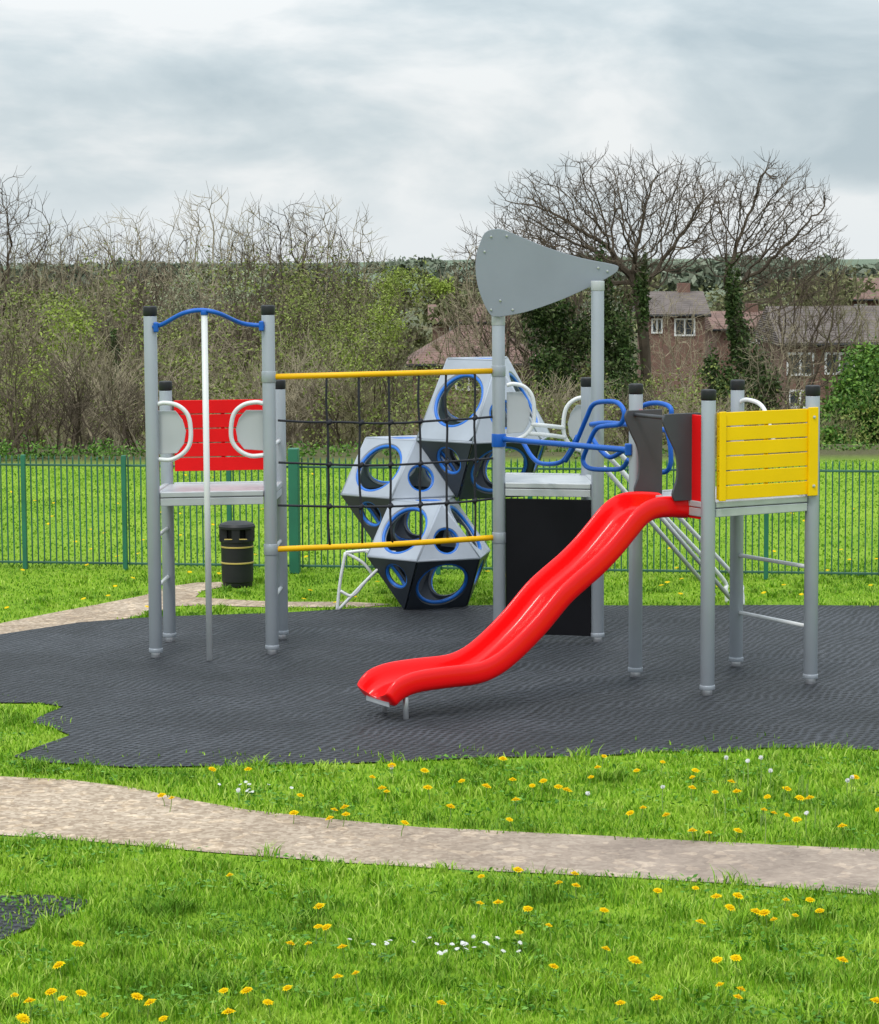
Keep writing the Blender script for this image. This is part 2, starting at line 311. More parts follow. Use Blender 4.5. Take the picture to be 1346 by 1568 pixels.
def tufts(Ymin,Ymax,nt_,h,w):
    cy=rng.random(nt_)*(Ymax-Ymin)+Ymin; cx=(rng.random(nt_)*2-1)*.2*cy; m=45
    x=(cx[:,None]+rng.normal(size=(nt_,m))*.03).ravel(); y=(cy[:,None]+rng.normal(size=(nt_,m))*.03).ravel()
    hh=(np.repeat(h*(.6+.7*rng.random(nt_)),m)*(.5+.6*rng.random(nt_*m)))
    kp=~(inpoly(x,y,P_rub)|inpoly(x,y,P_path)|inpoly(x,y,P_bp)|inpoly(x,y,P_sm)); x=x[kp];y=y[kp];hh=hh[kp]
    return bladegeo(x,y,hh,np.full(len(x),w),.3+.6*rng.random(len(x)))
def joinVF(lst):
    o=0;Vs=[];Fs=[]
    for V,F in lst: Vs.append(V);Fs.append(F+o);o+=len(V)
    return np.concatenate(Vs),np.concatenate(Fs)
M_grass=leafmat("grass_blades",[(.07,.20,.008),(.18,.37,.014),(.28,.48,.028),(.47,.58,.13)],0,.55,1.2,.8,(.08,.20,.014),(.38,.50,.06))
V,Fg=joinVF([blades(8.8,11.2,6500,.012,.05,.0055),blades(11.2,13.4,4500,.012,.045,.006),blades(13.4,16.5,3500,.012,.045,.0075,.10),tufts(8.8,12,260,.085,.006),tufts(12,16.5,300,.07,.007)])
fast("grass",V,Fg,M_grass)
V,Fg=joinVF([blades(16.5,24,1200,.012,.03,.010,.04),blades(24,35,480,.012,.026,.014),tufts(18,23,300,.05,.01)])
fast("grass",V,Fg,M_grass)
def leavesVF(cen,size,flat=0.0):
    k=len(cen); a=rng.normal(size=(k,3)); a[:,2]*=(1-flat); a/=np.linalg.norm(a,axis=1)[:,None]+1e-9
    b=rng.normal(size=(k,3)); b[:,2]*=(1-flat); c=np.cross(a,b); c/=np.linalg.norm(c,axis=1)[:,None]+1e-9; b=np.cross(c,a)
    s=(size*(.6+.8*rng.random(k)))[:,None] if np.isscalar(size) else size[:,None]
    V=np.stack([cen-a*s,cen-b*s*.5,cen+a*s,cen+b*s*.5],1).reshape(-1,3)
    return V,np.arange(k*4).reshape(-1,4)
k=22000; y=9+rng.random(k)*6.8; x=(rng.random(k)*2-1)*.2*y; kp=(wn(x,y,3.1)+.6*wn(x,y,11)>.25)&~(inpoly(x,y,P_rub)|inpoly(x,y,P_path))
cen=np.stack([x,y,.02+.025*rng.random(k)],1)[kp]
V,Fg=leavesVF(cen,.014,.75)
M_weed=leafmat("weed_leaves",[(.035,.13,.012),(.09,.24,.02),(.17,.35,.05)],0,.5,2,.3)
fast("clover_and_weeds",V,Fg,M_weed)
# flowers
dan=[(22,1524),(45,1533),(78,1519),(95,1529),(124,1521),(119,1446),(210,1526),(230,1535),(250,1560),(343,1517),(378,1517),(352,1340),(440,1513),(489,1388),(487,1419),(500,1420),(524,1450),(545,1490),(517,1496),(472,1445),(445,1445),(676,1536),(735,1383),(763,1382),(795,1428),(840,1417),(808,1392),(737,1342),(793,1332),(856,1352),(882,1356),(925,1394),(928,1453),(970,1468),(974,1473),(950,1536),(1006,1529),(1073,1412),(1098,1470),(1127,1467),(1102,1508),(1135,1515),(1130,1527),(1218,1402),(1240,1378),(1204,1378),(1158,1396),(1170,1398),(1130,1372),(1097,1373),(1065,1360),(1007,1364),(1342,1533),(1290,1470),(880,1338),(1118,1390),(1255,1395),(1185,1408),(848,1480),(90,1478),(35,1560),(350,1550),(410,1535),(160,1555),
(247,1218),(263,1222),(380,1178),(325,1178),(460,1218),(450,1245),(505,1253),(530,1247),(528,1236),(512,1240),(592,1212),(585,1207),(655,1206),(707,1196),(745,1204),(770,1162),(785,1194),(815,1203),(832,1196),(855,1205),(868,1210),(905,1190),(925,1158),(915,1175),(975,1180),(1015,1167),(1065,1180),(1060,1190),(1060,1206),(1095,1213),(1120,1197),(1128,1212),(1175,1220),(1170,1240),(1185,1245),(1205,1248),(1220,1255),(1240,1222),(1225,1222),(1205,1208),(965,1245),(1020,1248),(985,1237),(1130,1272),(1060,1272),(1085,1275),(780,1255),(790,1225),(620,1260),(1310,1190),(1345,1240),(1290,1265),(690,1235),(570,1190),(600,1172),(650,1180)]
VF=[];SF=[];WF=[]
def head(c,r,np_,tilt,dst,lay=2):
    t=Vector((random.uniform(-1,1)*tilt,random.uniform(-1.2,.1)*tilt,1)).normalized(); a=t.orthogonal().normalized(); b_=t.cross(a)
    for la in range(lay):
        rr=r*(1-.4*la); z0=r*.2*la
        V=[];F=[]
        for k in range(np_):
            an=2*math.pi*(k+.5*la)/np_; d=a*math.cos(an)+b_*math.sin(an); s=a*-math.sin(an)+b_*math.cos(an)
            q=len(V); hw=rr*math.pi/np_*.9; ra=rr*random.uniform(.85,1.1)
            V+= [c+t*z0, c+d*ra*.6-s*hw+t*(z0+r*.14), c+d*ra+t*(z0+r*.02), c+d*ra*.6+s*hw+t*(z0+r*.14)]
            F.append((q,q+1,q+2,q+3))
        dst.append((np.array([tuple(v) for v in V]),np.array(F)))
def stem(a,b_,r,dst):
    V=[];F=[]; m=(a+b_)/2+Vector((random.uniform(-.005,.005),0,0)); tubegeo([a,m,b_],r,4,V,F,False); dst.append((np.array([tuple(v) for v in V]),np.array(F)))
for (u,v) in dan:
    h=random.uniform(.055,.085); c=GZ(u,v,h); stem(Vector((c.x+random.uniform(-.02,.02),c.y+.01,0)),c,.0022,SF); head(c,random.uniform(.019,.031),13,.35,VF,3)
for i in range(130):
    yy=random.uniform(19.8,24.5) if i<75 else random.uniform(24.5,33); xx=random.uniform(-.2,.2)*yy
    if inpoly(np.array([xx]),np.array([yy]),P_rub)[0]: continue
    head(Vector((xx,yy,.05)),.024,8,.3,VF,1)
fast("dandelion_flowers",*joinVF(VF),leafmat("dandelion_yellow",[(.88,.56,0),(.95,.72,.0)],.2,.6,1,0))
for i in range(38):
    u=random.gauss(690,55); v=1445+random.gauss(0,7)+(u-690)*.03
    if i>27: u=random.gauss(380,35); v=1205+random.gauss(0,6)
    c=GZ(u,v,.045); stem(Vector((c.x,c.y,0)),c,.0015,SF); head(c,.012,9,.5,WF,1)
for (u,v,h) in [(1145,1165,.16),(1165,1160,.15),(1298,1195,.10),(1305,1190,.12),(1015,1205,.13),(1180,1180,.14),(365,1210,.08),(1112,1160,.15),(600,1175,.07),(900,1215,.1),(1235,1245,.12)]:
    c=GZ(u,v,h); stem(Vector((c.x,c.y,0)),c,.0025,SF)
    for k in range(4): head(c,.014,10,1.5,WF,1)
for i in range(26):
    u=random.uniform(1080,1260); v=random.uniform(1170,1250); h=random.uniform(.08,.16); c=GZ(u,v,h); stem(Vector((c.x,c.y,0)),c,.0022,SF)
fast("daisy_flowers",*joinVF(WF),leafmat("daisy_white",[(.7,.7,.68),(.8,.8,.78)],.2,.6,1,0))
fast("flower_stems",*joinVF(SF),leafmat("stem_green",[(.20,.34,.06),(.32,.42,.15)],.1,.6,1,0))
# ------------------------------------------------------------ play towers
PR=.047
def post(name,p,h,parent,cap=True):
    cyl(name,p,.05,h,PR,M_post,parent,24)
    cyl(name+"_foot",p,0.0,.052,PR*.72,M_steel,parent,16)
    cyl(name+"_collar",p,.045,.075,PR*1.09,M_post,parent,20)
    if cap: cyl(name+"_cap",p,h,h+.07,PR*1.06,M_black,parent,24,bevel=.01)
def planks(name,p0,p1,z0,z1,nn,m,parent,off=0,t=.02):
    hgt=(z1-z0)/nn
    for i in range(nn):
        obox(f"{name}_plank_{i}",p0,p1,z0+i*hgt+.004,z0+(i+1)*hgt-.004,t,m,parent,off,.003)
    a=Vector((p0[0],p0[1],0)); b_=Vector((p1[0],p1[1],0))
    for k,(s,e_) in enumerate(((0.0,.07),(.48,.52),(.93,1.0))):
        obox(f"{name}_batten_{k}",a.lerp(b_,s),a.lerp(b_,e_),z0+.006,z1-.006,.012,m,parent,off-(.0175),.002)
def deck(name,pts,zt,parent):
    P=[Vector((p[0],p[1],0)) for p in pts]; n_=len(P)
    for k in range(n_):
        a=P[k]; b_=P[(k+1)%n_]; d=(b_-a).normalized()*.05
        obox(f"{name}_edge_{k}",a+d,b_-d,zt-.10,zt-.045,.035,M_deck,parent,0,.004)
        obox(f"{name}_lip_{k}",a+d,b_-d,zt-.04,zt,.042,M_deck,parent,0,.006)
    c=sum(P,Vector())/n_; Q=[c+(p-c)*.95 for p in P]
    plate(name+"_floor",[Vector((q.x,q.y,zt-.05)) for q in Q],(0,0,.042),M_deck,parent)
def rung(name,a,b_,z,parent,r=.014,m=M_white): tube(name,[Vector((a[0],a[1],z)),Vector((b_[0],b_[1],z))],r,m,parent,False)
# --- tower 1
t1=empty("play_tower")
FL=G(239,1008); FR=G(417,1003); BL=G(260,984); BR=G(432,980)
H1=PY(232,484,FL.y).z
post("post_front_left",FL,H1,t1); post("post_front_right",FR,H1,t1)
HB=PY(255,598,BL.y).z
post("post_back_left",BL,HB,t1); post("post_back_right",BR,HB,t1)
zd=PY(320,752,(FL.y+FR.y)/2).z
deck("deck",[FL,FR,BR,BL],zd,t1)
z0=PY(330,722,BL.y).z; z1=PY(330,612,BL.y).z
planks("red_panel",BL+Vector((.06,0,0)),BR-Vector((.06,0,0)),z0,z1,5,M_red,t1)
def dloop(name,u0_,u1,v0,v1,Y,parent,sgn):
    w=u1-u0_; pts=[(u0_,v0+2),(u0_+w*.25,v0),(u0_+w*.62,v0+4),(u0_+w*.9,v0+(v1-v0)*.2),(u1,v0+(v1-v0)*.45),(u0_+w*.97,v0+(v1-v0)*.72),(u0_+w*.75,v1-(v1-v0)*.1),(u0_+w*.4,v1),(u0_,v1-1)]
    tube(name+"_tube",[PY(a,b_,Y) for a,b_ in pts],.016,M_white,parent)
    pl=[(u0_,v0+12),(u0_+w*.55,v0+12),(u0_+w*.76,v0+(v1-v0)*.3),(u0_+w*.86,v0+(v1-v0)*.5),(u0_+w*.8,v0+(v1-v0)*.72),(u0_+w*.6,v1-10),(u0_,v1-8)]
    plate(name+"_panel",[PY(a,b_,Y+.03) for a,b_ in pl],(0,.015,0),M_lgrey,parent)
dloop("handle_left",240,292,617,704,FL.y,t1,1)
dloop("handle_right",404,354,616,698,FR.y,t1,-1)
for zz in (.50,.86): rung("rung_"+str(int(zz*100)),FL,BL,zz,t1)
for k,zz in enumerate((.4,.75,1.5)): rung("side_rung_%d"%k,FR,BR,zz,t1)
# --- fire pole with blue arch
fpo=empty("fire_pole"); fb=G(321,1013)
ftop=PY(309,480,fb.y)
tube("pole",[Vector((fb.x,fb.y,0)),Vector((fb.x,fb.y,ftop.z))],.022,M_white,fpo,False,16)
cyl("pole_cap",fb,ftop.z-.01,ftop.z+.02,.027,M_blue,fpo)
arch=[PY(234,501,FL.y-.03),PY(250,496,FL.y-.05),PY(280,480,fb.y),PY(308,475,fb.y),PY(335,480,fb.y),PY(370,495,FR.y-.05),PY(405,499,FR.y-.03)]
tube("arch_bar",arch,.016,M_blue,fpo)
for nm,p,z in (("a",FL,arch[0].z),("b",FR,arch[-1].z)):
    sg=1 if nm=="a" else -1
    obox("bracket_"+nm,Vector((p.x+sg*.028,p.y-.035,0)),Vector((p.x+sg*.062,p.y-.035,0)),z-.035,z+.035,.06,M_blue,fpo,0,.008)
# --- tower 2
t2=empty("play_tower"); YA=19.3
A_=PY(765,980,YA); A_.z=0; B_=G(915,984); B_=Vector((B_.x,B_.y,0))
A2=Vector((A_.x+.02,A_.y+.82,0)); B2=Vector((B_.x-.03,B_.y+.82,0))
post("post_front_left",A_,PY(765,490,YA).z,t2,False); post("post_front_right",B_,PY(917,436,B_.y).z,t2,False)
post("post_back_left",A2,1.85,t2); post("post_back_right",B2,1.85,t2)
cyl("post_top_left",A_,PY(765,498,YA).z,PY(765,482,YA).z,.05,M_lgrey,t2); cyl("post_top_right",B_,PY(917,445,B_.y).z,PY(917,430,B_.y).z,.05,M_lgrey,t2)
zd2=PY(840,738,YA).z; deck("deck",[A_,B_,B2,A2],zd2,t2)
obox("climb_panel",A_+Vector((.05,0,0)),B_-Vector((.05,0,0)),.05,zd2-.12,.03,M_panel,t2,0,.004)
for k,(u,v) in enumerate([(795,790),(820,778),(890,790),(880,850),(895,965),(860,940),(805,880),(885,905)]):
    p=PY(u,v,YA-.017); lathe("bolt_%d"%k,(0,0),[(.001,0),(.008,0),(.008,.006),(.001,.007)],M_steel,t2,8).matrix_world=Matrix.Translation(p)@Matrix.Rotation(math.pi/2,4,'X')
dloop("handle_left",776,818,588,672,A2.y,t2,1)
dloop("handle_right",908,863,608,690,A2.y,t2,-1)
tube("back_bar",[PY(815,650,A2.y),PY(838,652,A2.y-.1),PY(864,655,A2.y)],.016,M_white,t2); tube("back_bar_low",[PY(812,664,A2.y),PY(838,666,A2.y-.1),PY(866,670,A2.y)],.016,M_white,t2)
sail=[(735,372),(742,357),(755,351),(775,353),(830,376),(890,395),(940,405),(947,411),(938,421),(900,441),(860,459),(815,475),(785,482),(758,485),(748,478),(738,458),(731,435),(728,410),(730,388)]
sl=[p for p in catmull([PY(u,v,YA-.075) for u,v in sail]+[PY(735,372,YA-.075)],3)][:-1]
plate("sail_panel",sl,(0,.018,0),M_sail,t2,.003)
for k,(u,v) in enumerate([(752,362),(742,385),(776,361),(766,460),(752,474),(785,474),(916,410),(930,415)]):
    p=PY(u,v,YA-.08); o=lathe("sail_bolt_%d"%k,(0,0),[(.001,0),(.009,0),(.008,.005),(.001,.006)],M_steel,t2,10); o.matrix_world=Matrix.Translation(p)@Matrix.Rotation(math.pi/2,4,'X')
# --- tower 3 (rotated)
t3=empty("play_tower"); an=math.radians(29.5); ax=Vector((math.cos(an),math.sin(an),0)); bx=Vector((-math.sin(an),math.cos(an),0)); SZ=.84
P1=G(1083,1066); P2=P1+ax*SZ; P3=P1+bx*SZ; P4=P1+(ax+bx)*SZ
H3=PY(1085,613,P1.y).z
for nm,p in (("post_front",P1),("post_right",P2),("post_left",P3),("post_back",P4)): post(nm,p,H3,t3)
zd3=PY(1097,769,P1.y).z; deck("deck",[P1,P2,P4,P3],zd3,t3)
zy0=PY(1097,768,P1.y).z+.005; zy1=PY(1097,631,P1.y).z
planks("yellow_panel",P1+ax*.055,P2-ax*.0,zy0,zy1,6,M_yel,t3,.035,.018)
obox("yellow_strip",P2-ax*.075,P2-ax*.0,zy0-.005,zy1+.005,.02,M_yel,t3,.055,.004)
obox("yellow_strip_left",P1+ax*.05,P1+ax*.10,zy0-.002,zy1+.002,.015,M_yel,t3,.052,.004)
for k,zz in enumerate((zy0+.06,zy1-.06)):
    p=P2-ax*.037+Vector((ax.y,-ax.x,0))*.066; p.z=zz
    o=lathe("panel_bolt_%d"%k,(0,0),[(.001,0),(.012,0),(.01,.006),(.001,.008)],M_steel,t3,10); o.matrix_world=Matrix.Translation(p)@Matrix.Rotation(math.pi/2,4,'X')
zr0=PY(1065,797,P1.y).z; zr1=PY(1065,637,P1.y).z
obox("red_side_panel_near",P1+bx*.05,P1+bx*.21,zr0,zr1,.02,M_red,t3,0,.004)
obox("red_side_panel_far",P3-bx*.05,P3-bx*.21,zr0,zr1,.02,M_red,t3,0,.004)
for k,zz in enumerate((.39,.79)): rung("rung_%d"%k,P4,P2,zz,t3)
tube("back_handle",[P4+Vector((0,0,1.84)),P4-bx*.12+Vector((0,0,1.87)),P4-bx*.3+Vector((0,0,1.82)),P4-bx*.42+Vector((0,0,1.6))],.015,M_white,t3)
# --- slide
sl_=empty("playground_slide"); D=-ax
near0=P1+bx*.19; WD=.42
prof=[(-.02,1.15),(.12,1.165),(.25,1.165),(.34,1.125),(.43,1.04),(.55,.925),(.68,.82),(.80,.74),(.92,.655),(1.02,.56),(1.12,.465),(1.29,.33),(1.44,.24),(1.60,.195),(1.82,.19),(2.03,.18),(2.14,.15),(2.21,.10)]
pr=[(p.x,p.z) for p in catmull([Vector((a,0,b_)) for a,b_ in prof],4)]
cs=[(0,0),(-.004,.05),(0,.115),(.010,.135),(.026,.137),(.038,.12),(.048,.055),(.062,.022),(.10,.012),(WD/2,.006),(WD-.10,.012),(WD-.062,.022),(WD-.048,.055),(WD-.038,.12),(WD-.026,.137),(WD-.010,.135),(WD,.115),(WD+.004,.05),(WD,0),(WD-.05,-.012),(.05,-.012)]
V=[];F=[]; nc=len(cs); npz=len(pr)
for i,(s,z) in enumerate(pr):
    s0,z0_=pr[max(i-1,0)]; s1,z1_=pr[min(i+1,npz-1)]; tl=math.hypot(s1-s0,z1_-z0_); ns,nz_=-(z1_-z0_)/tl,(s1-s0)/tl
    fl=i/(npz-1); hs=1.0 if fl<.94 else 1-(fl-.94)*4
    for w,hh in cs:
        q=near0+bx*w+D*(s+ns*hh*hs); V.append(Vector((q.x,q.y,z+nz_*hh*hs)))
for i in range(npz-1):
    for k in range(nc): F.append((i*nc+k,i*nc+(k+1)%nc,(i+1)*nc+(k+1)%nc,(i+1)*nc+k))
F.append(tuple(range(nc))); F.append(tuple((npz-1)*nc+k for k in range(nc)))
o=mk("chute",V,F,M_slide,sl_,True)
md=o.modifiers.new("sub",'SUBSURF'); md.levels=1; md.render_levels=1
for w,nm in ((.07,"near"),(WD-.07,"far")):
    q=near0+bx*w+D*2.10; cyl("foot_"+nm,q,0,.15,.018,M_steel,sl_)
q=near0+D*2.222; obox("exit_lip",q+bx*.06,q+bx*(WD-.06),.095,.135,.010,M_lgrey,sl_,0,.004)
def wav(base,nm):
    zt=zr1+.01; zb=zd3+.03
    prf=[(-.06,zt),(.22,zt),(.235,zt-.05),(.19,zt-.15),(.13,zt-.27),(.125,zt-.42),(.16,zb+.02),(.14,zb-.03),(-.06,zb-.03)]
    pts=[base+D*s+Vector((0,0,z)) for s,z in prf]
    pts=pts[:1]+catmull(pts[1:8],4)+pts[8:]
    plate(nm,pts,bx*.02,M_dgrey,sl_,.004)
b0=Vector((near0.x,near0.y,0)); wav(b0-bx*.02,"side_guard_near"); wav(b0+bx*(WD+.0),"side_guard_far")
tube("grab_bar",[b0+D*.16+Vector((0,0,zr1-.02)),b0+bx*WD+D*.16+Vector((0,0,zr1-.02))],.014,M_dgrey,sl_,False)
# --- net
nt_=empty("climbing_net")
tl_,tr_=PY(420,577,FR.y),PY(757,568,YA); bl_,br_=PY(422,841,FR.y),PY(757,823,YA)
tube("top_bar",[tl_,tr_],.021,M_ytube,nt_,False); tube("bottom_bar",[bl_,bl_.lerp(br_,.5)+Vector((0,0,-.01)),br_],.021,M_ytube,nt_)
for nm,p,q in (("a",FR,tl_),("b",FR,bl_),("c",A_,tr_),("d",A_,br_)): cyl("clamp_"+nm,p,q.z-.04,q.z+.04,PR*1.1,M_post,nt_)
def sagline(a,b_,n_,sag): return [a.lerp(b_,i/n_)+Vector((random.uniform(-.008,.008),random.uniform(-.01,.01),-sag*math.sin(math.pi*i/n_)+random.uniform(-.004,.004))) for i in range(n_+1)]
for k,(u1,u2) in enumerate([(498,500),(546,550),(592,596),(638,642),(681,683),(726,727)]):
    f=(u1-420)/337; f2=(u2-420)/337; tube(f"rope_v{k}",sagline(tl_.lerp(tr_,f),bl_.lerp(br_,f2),6,0),.0085,M_rope,nt_,n=6,sub=3)
lf=[PY(426,v,FR.y) for v in (644,709,774)]; rt=[PY(756,v,YA) for v in (638,702,764)]
for k in range(3): 
    tube(f"rope_h{k}",sagline(lf[k],rt[k],7,.03),.0085,M_rope,nt_,n=6,sub=3)
    for u1 in (498,547,593,640,682,727):
        f=(u1-420)/337; c=lf[k].lerp(rt[k],f)+Vector((0,0,-.03*math.sin(math.pi*f))); tube(f"knot_{k}_{u1}",[c-Vector((.018,0,.012)),c+Vector((.018,0,.012))],.017,M_rope,nt_,False,8)
# --- blue curly bridge
cb=empty("overhead_tube_climber")
def YB(u): return 19.3+(17.7-19.3)*(u-768)/200.
def bl(name,pts,dy=0,r=.017): tube(name,[PY(u,v,max(17.4,YB(u)+dy)) for u,v in pts],r,M_blue,cb)
bl("rail_front",[(768,672),(820,677),(870,681),(960,689)],0,.021)
bl("rail_back",[(905,650),(935,648),(1000,655),(1030,662)],.9,.019)
bl("loop_a",[(866,706),(880,682),(898,640),(908,620),(925,615),(946,617),(956,632),(950,649),(928,652),(912,658),(898,688),(893,706),(903,717),(930,719),(952,717),(962,704)],.15)
bl("loop_b",[(972,634),(985,621),(1005,617),(1024,622),(1028,634),(1020,652)],.6)
bl("loop_c",[(1020,652),(1026,680),(1027,708),(1020,722),(1002,723)],.6)
bl("loop_d",[(800,676),(815,700),(830,710),(858,708),(872,692),(884,668)],.35)
bl("loop_e",[(905,668),(920,690),(935,700),(955,690)],.5)
cyl("clamp",A_,PY(768,684,YA).z,PY(768,664,YA).z,PR*1.14,M_blue,cb); 
zc=PY(967,688,P3.y).z; obox("clamp_b",P3-Vector((.075,.02,0)),P3-Vector((.03,.02,0)),zc-.04,zc+.04,.06,M_blue,cb,0,.008)
# --- white stair at rear
st=empty("access_stair")
for k,off in enumerate((Vector((0,0,0)),Vector((.32,-.42,0)))):
    a=PY(925,692,20.2)+Vector((0,0,0)); c=PY(1103,882,21.2); 
    a2=a+off*.35; c2=c+off*.35
    tube(f"handrail_{k}",[a2,a2.lerp(c2,.5),c2,c2+Vector((.05,.03,-.12)),Vector((c2.x+.06,c2.y+.03,0.0))],.018,M_white,st,sub=6)
    tube(f"stringer_{k}",[a2+Vector((0,0,-.12)),c2+Vector((-.05,0,-.16))],.018,M_white,st,False)
# ------------------------------------------------------------ polyhedron climber
pc=empty("polyhedron_climber")
def module(nm,c,a,ztop=1.0):
    hz=a*math.sqrt(2/3.); kt=.88 if ztop>1 else 1
    T={t:c+Vector((a/math.sqrt(3)*kt*math.cos(math.radians(t)),a/math.sqrt(3)*kt*math.sin(math.radians(t)),hz*ztop)) for t in (50,170,290)}
    Bm={t:c+Vector((a/math.sqrt(3)*math.cos(math.radians(t)),a/math.sqrt(3)*math.sin(math.radians(t)),-hz)) for t in (110,230,350)}
    Hx={t%360:c+Vector((a*math.cos(math.radians(t)),a*math.sin(math.radians(t)),0)) for t in (20,80,140,200,260,320)}
    def face(fn,pts,m,hr):
        cc=sum(pts,Vector())/len(pts); nn=(pts[1]-pts[0]).cross(pts[2]-pts[0]).normalized()
        if nn.dot(cc-c)<0: nn=-nn
        e1=(pts[0]-cc).normalized(); e2=nn.cross(e1); ns=48; k_=len(pts)
        P2d=sorted([((p-cc).dot(e1),(p-cc).dot(e2)) for p in pts],key=lambda q:math.atan2(q[1],q[0]))
        V=[];F=[]
        for i in range(ns):
            an=2*math.pi*i/ns; dx,dy=math.cos(an),math.sin(an); best=9
            for j in range(k_):
                x1,y1=P2d[j];x2,y2=P2d[(j+1)%k_]; ex,ey=x2-x1,y2-y1; den=dx*ey-dy*ex
                if abs(den)<1e-9: continue
                t=(x1*ey-y1*ex)/den; s=(x1*dy-y1*dx)/den
                if t>0 and -1e-6<=s<=1+1e-6: best=min(best,t)
            rb=best*.975
            for r_,zz in ((rb,0),(hr*1.12,0.0),(hr,-.035)):
                q=cc+e1*(dx*r_)+e2*(dy*r_)+nn*zz; V.append(q)
        for i in range(ns):
            j=(i+1)%ns; F.append((i*3,j*3,j*3+1,i*3+1)); F.append((i*3+1,j*3+1,j*3+2,i*3+2))
        o=mk(fn,V,F,m,pc); so_=o.modifiers.new("s",'SOLIDIFY'); so_.thickness=.02; so_.offset=0
        V=[];F=[]; tubegeo([cc+e1*(hr*1.02*math.cos(2*math.pi*i/40))+e2*(hr*1.02*math.sin(2*math.pi*i/40))-nn*.012 for i in range(41)],.0145,8,V,F,False)
        mk(fn+"_ring",V,F,M_cb,pc,True)
    for al in (110,230,350):
        face(f"{nm}_upsq_{al}",[T[(al-60)%360],T[(al+60)%360],Hx[(al+30)%360],Hx[(al-30)%360]],M_cw,a*.39)
        face(f"{nm}_dntri_{al}",[Bm[al],Hx[(al+30)%360],Hx[(al-30)%360]],M_cd,a*.2)
    for be in (50,170,290):
        face(f"{nm}_uptri_{be}",[T[be],Hx[(be+30)%360],Hx[(be-30)%360]],M_cw,a*.2)
        face(f"{nm}_dnsq_{be}",[Bm[(be-60)%360],Bm[(be+60)%360],Hx[(be+30)%360],Hx[(be-30)%360]],M_cd,a*.39)
    face(nm+"_top",[T[50],T[170],T[290]],M_cw,a*.2)
    face(nm+"_bottom",[Bm[110],Bm[230],Bm[350]],M_cd,a*.2)
    hx=[Hx[t] for t in (20,80,140,200,260,320)]
    V=[];F=[]
    for i in range(6): tubegeo([hx[i],hx[(i+1)%6]],.012,6,V,F)
    tk=[T[50],T[170],T[290]]
    for i in range(3): tubegeo([tk[i],tk[(i+1)%3]],.012,6,V,F)
    for t in (50,170,290):
        for s in (30,-30): tubegeo([T[t],Hx[(t+s)%360]],.012,6,V,F)
    mk(nm+"_seams",V,F,M_cw,pc,True)
am=.525; M1=Vector((PY(657,848,21.1).x,21.1,am*.8165+.01))
def stp(azd): return Vector((am*math.sqrt(2)*math.cos(math.radians(35.26))*math.cos(math.radians(azd)),am*math.sqrt(2)*math.cos(math.radians(35.26))*math.sin(math.radians(azd)),am*math.sqrt(2)*math.sin(math.radians(35.26))))
M2=M1+stp(110); M3=M2+stp(-10); 
module("lower",M1,am); module("middle",M2+Vector((0,0,.02)),am*1.04); module("upper",M3+Vector((.07,0,.05)),am*1.12,1.35)
Yf=20.9
for k,pp in enumerate([[(516,936),(521,890),(529,846)],[(529,846),(565,843),(606,846)],[(518,934),(560,890),(603,848)],[(529,846),(556,862),(572,882)],[(521,905),(540,912),(560,890)],[(560,844),(575,852),(590,862)]]):
    tube(f"ladder_tube_{k}",[PY(u,v,Yf+.1*(k%2)) for u,v in pp],.013,M_white,pc,n=8)
# ------------------------------------------------------------ litter bin
lb=empty("litter_bin"); bb=G(364,898)
zt=PY(364,797,bb.y).z; rb_=.5*54*bb.y/4000
lathe("body",bb,[(rb_*.80,0),(rb_*.84,.01),(rb_*.84,.04),(rb_*.9,.05),(rb_*.93,zt*.70),(rb_*.90,zt*.71)],M_black,lb)
lathe("hood",bb,[(rb_*1.0,zt*.88),(rb_*1.05,zt*.89),(rb_*1.05,zt*.92),(rb_*.95,zt*.955),(rb_*.6,zt*.985),(.01,zt)],M_black,lb)
for k in range(6):
    a=math.radians(60*k+30); p=bb+Vector((math.cos(a),math.sin(a),0))*rb_*.86; obox(f"pillar_{k}",p-Vector((.035,0,0)),p+Vector((.035,0,0)),zt*.70,zt*.89,.04,M_black,lb)
lathe("inner",bb,[(rb_*.7,zt*.69),(rb_*.7,zt*.88)],M_panel,lb)
for k,z in enumerate((.36,.60)): lathe(f"band_{k}",bb,[(rb_*.94,zt*z),(rb_*.955,zt*z+.002),(rb_*.955,zt*z+.012),(rb_*.94,zt*z+.014)],M_gold,lb)
lathe("rim",bb,[(rb_*.95,zt*.68),(rb_*1.0,zt*.69),(rb_*1.0,zt*.72),(rb_*.95,zt*.73)],M_black,lb)
for k in (-1,1):
    p=bb+Vector((k*rb_*.42,-rb_*.98,0)); obox(f"slot_edge_{k}",p-Vector((.035,0,0)),p+Vector((.035,0,0)),zt*.735,zt*.75,.012,M_gold,lb)
# ------------------------------------------------------------ fence
fe=empty("railing_fence"); fa=G(0,870); fc_=G(1346,889); dr=(fc_-fa); LN=dr.length; dr.normalize(); nr=Vector((dr.y,-dr.x,0))
FH=1.05; V=[];F=[]; s=-4.0
while s<LN+4:
    p=fa+dr*s; w=.0056; t=.005; b0=len(V); le=random.uniform(-.003,.003)
    for z,ww in ((.04,w),(FH-.028,w*1.15)):
        for q in (-1,1): 
            for r_ in (-1,1): pp=p+dr*(q*ww+le*z)+nr*(r_*t); V.append(Vector((pp.x,pp.y,z)))
    V.append(Vector((p.x+dr.x*le,p.y,FH)))
    F+= [(b0,b0+1,b0+5,b0+4),(b0+1,b0+3,b0+7,b0+5),(b0+3,b0+2,b0+6,b0+7),(b0+2,b0,b0+4,b0+6),(b0+4,b0+5,b0+8),(b0+5,b0+7,b0+8),(b0+7,b0+6,b0+8),(b0+6,b0+4,b0+8)]
    s+=.0575
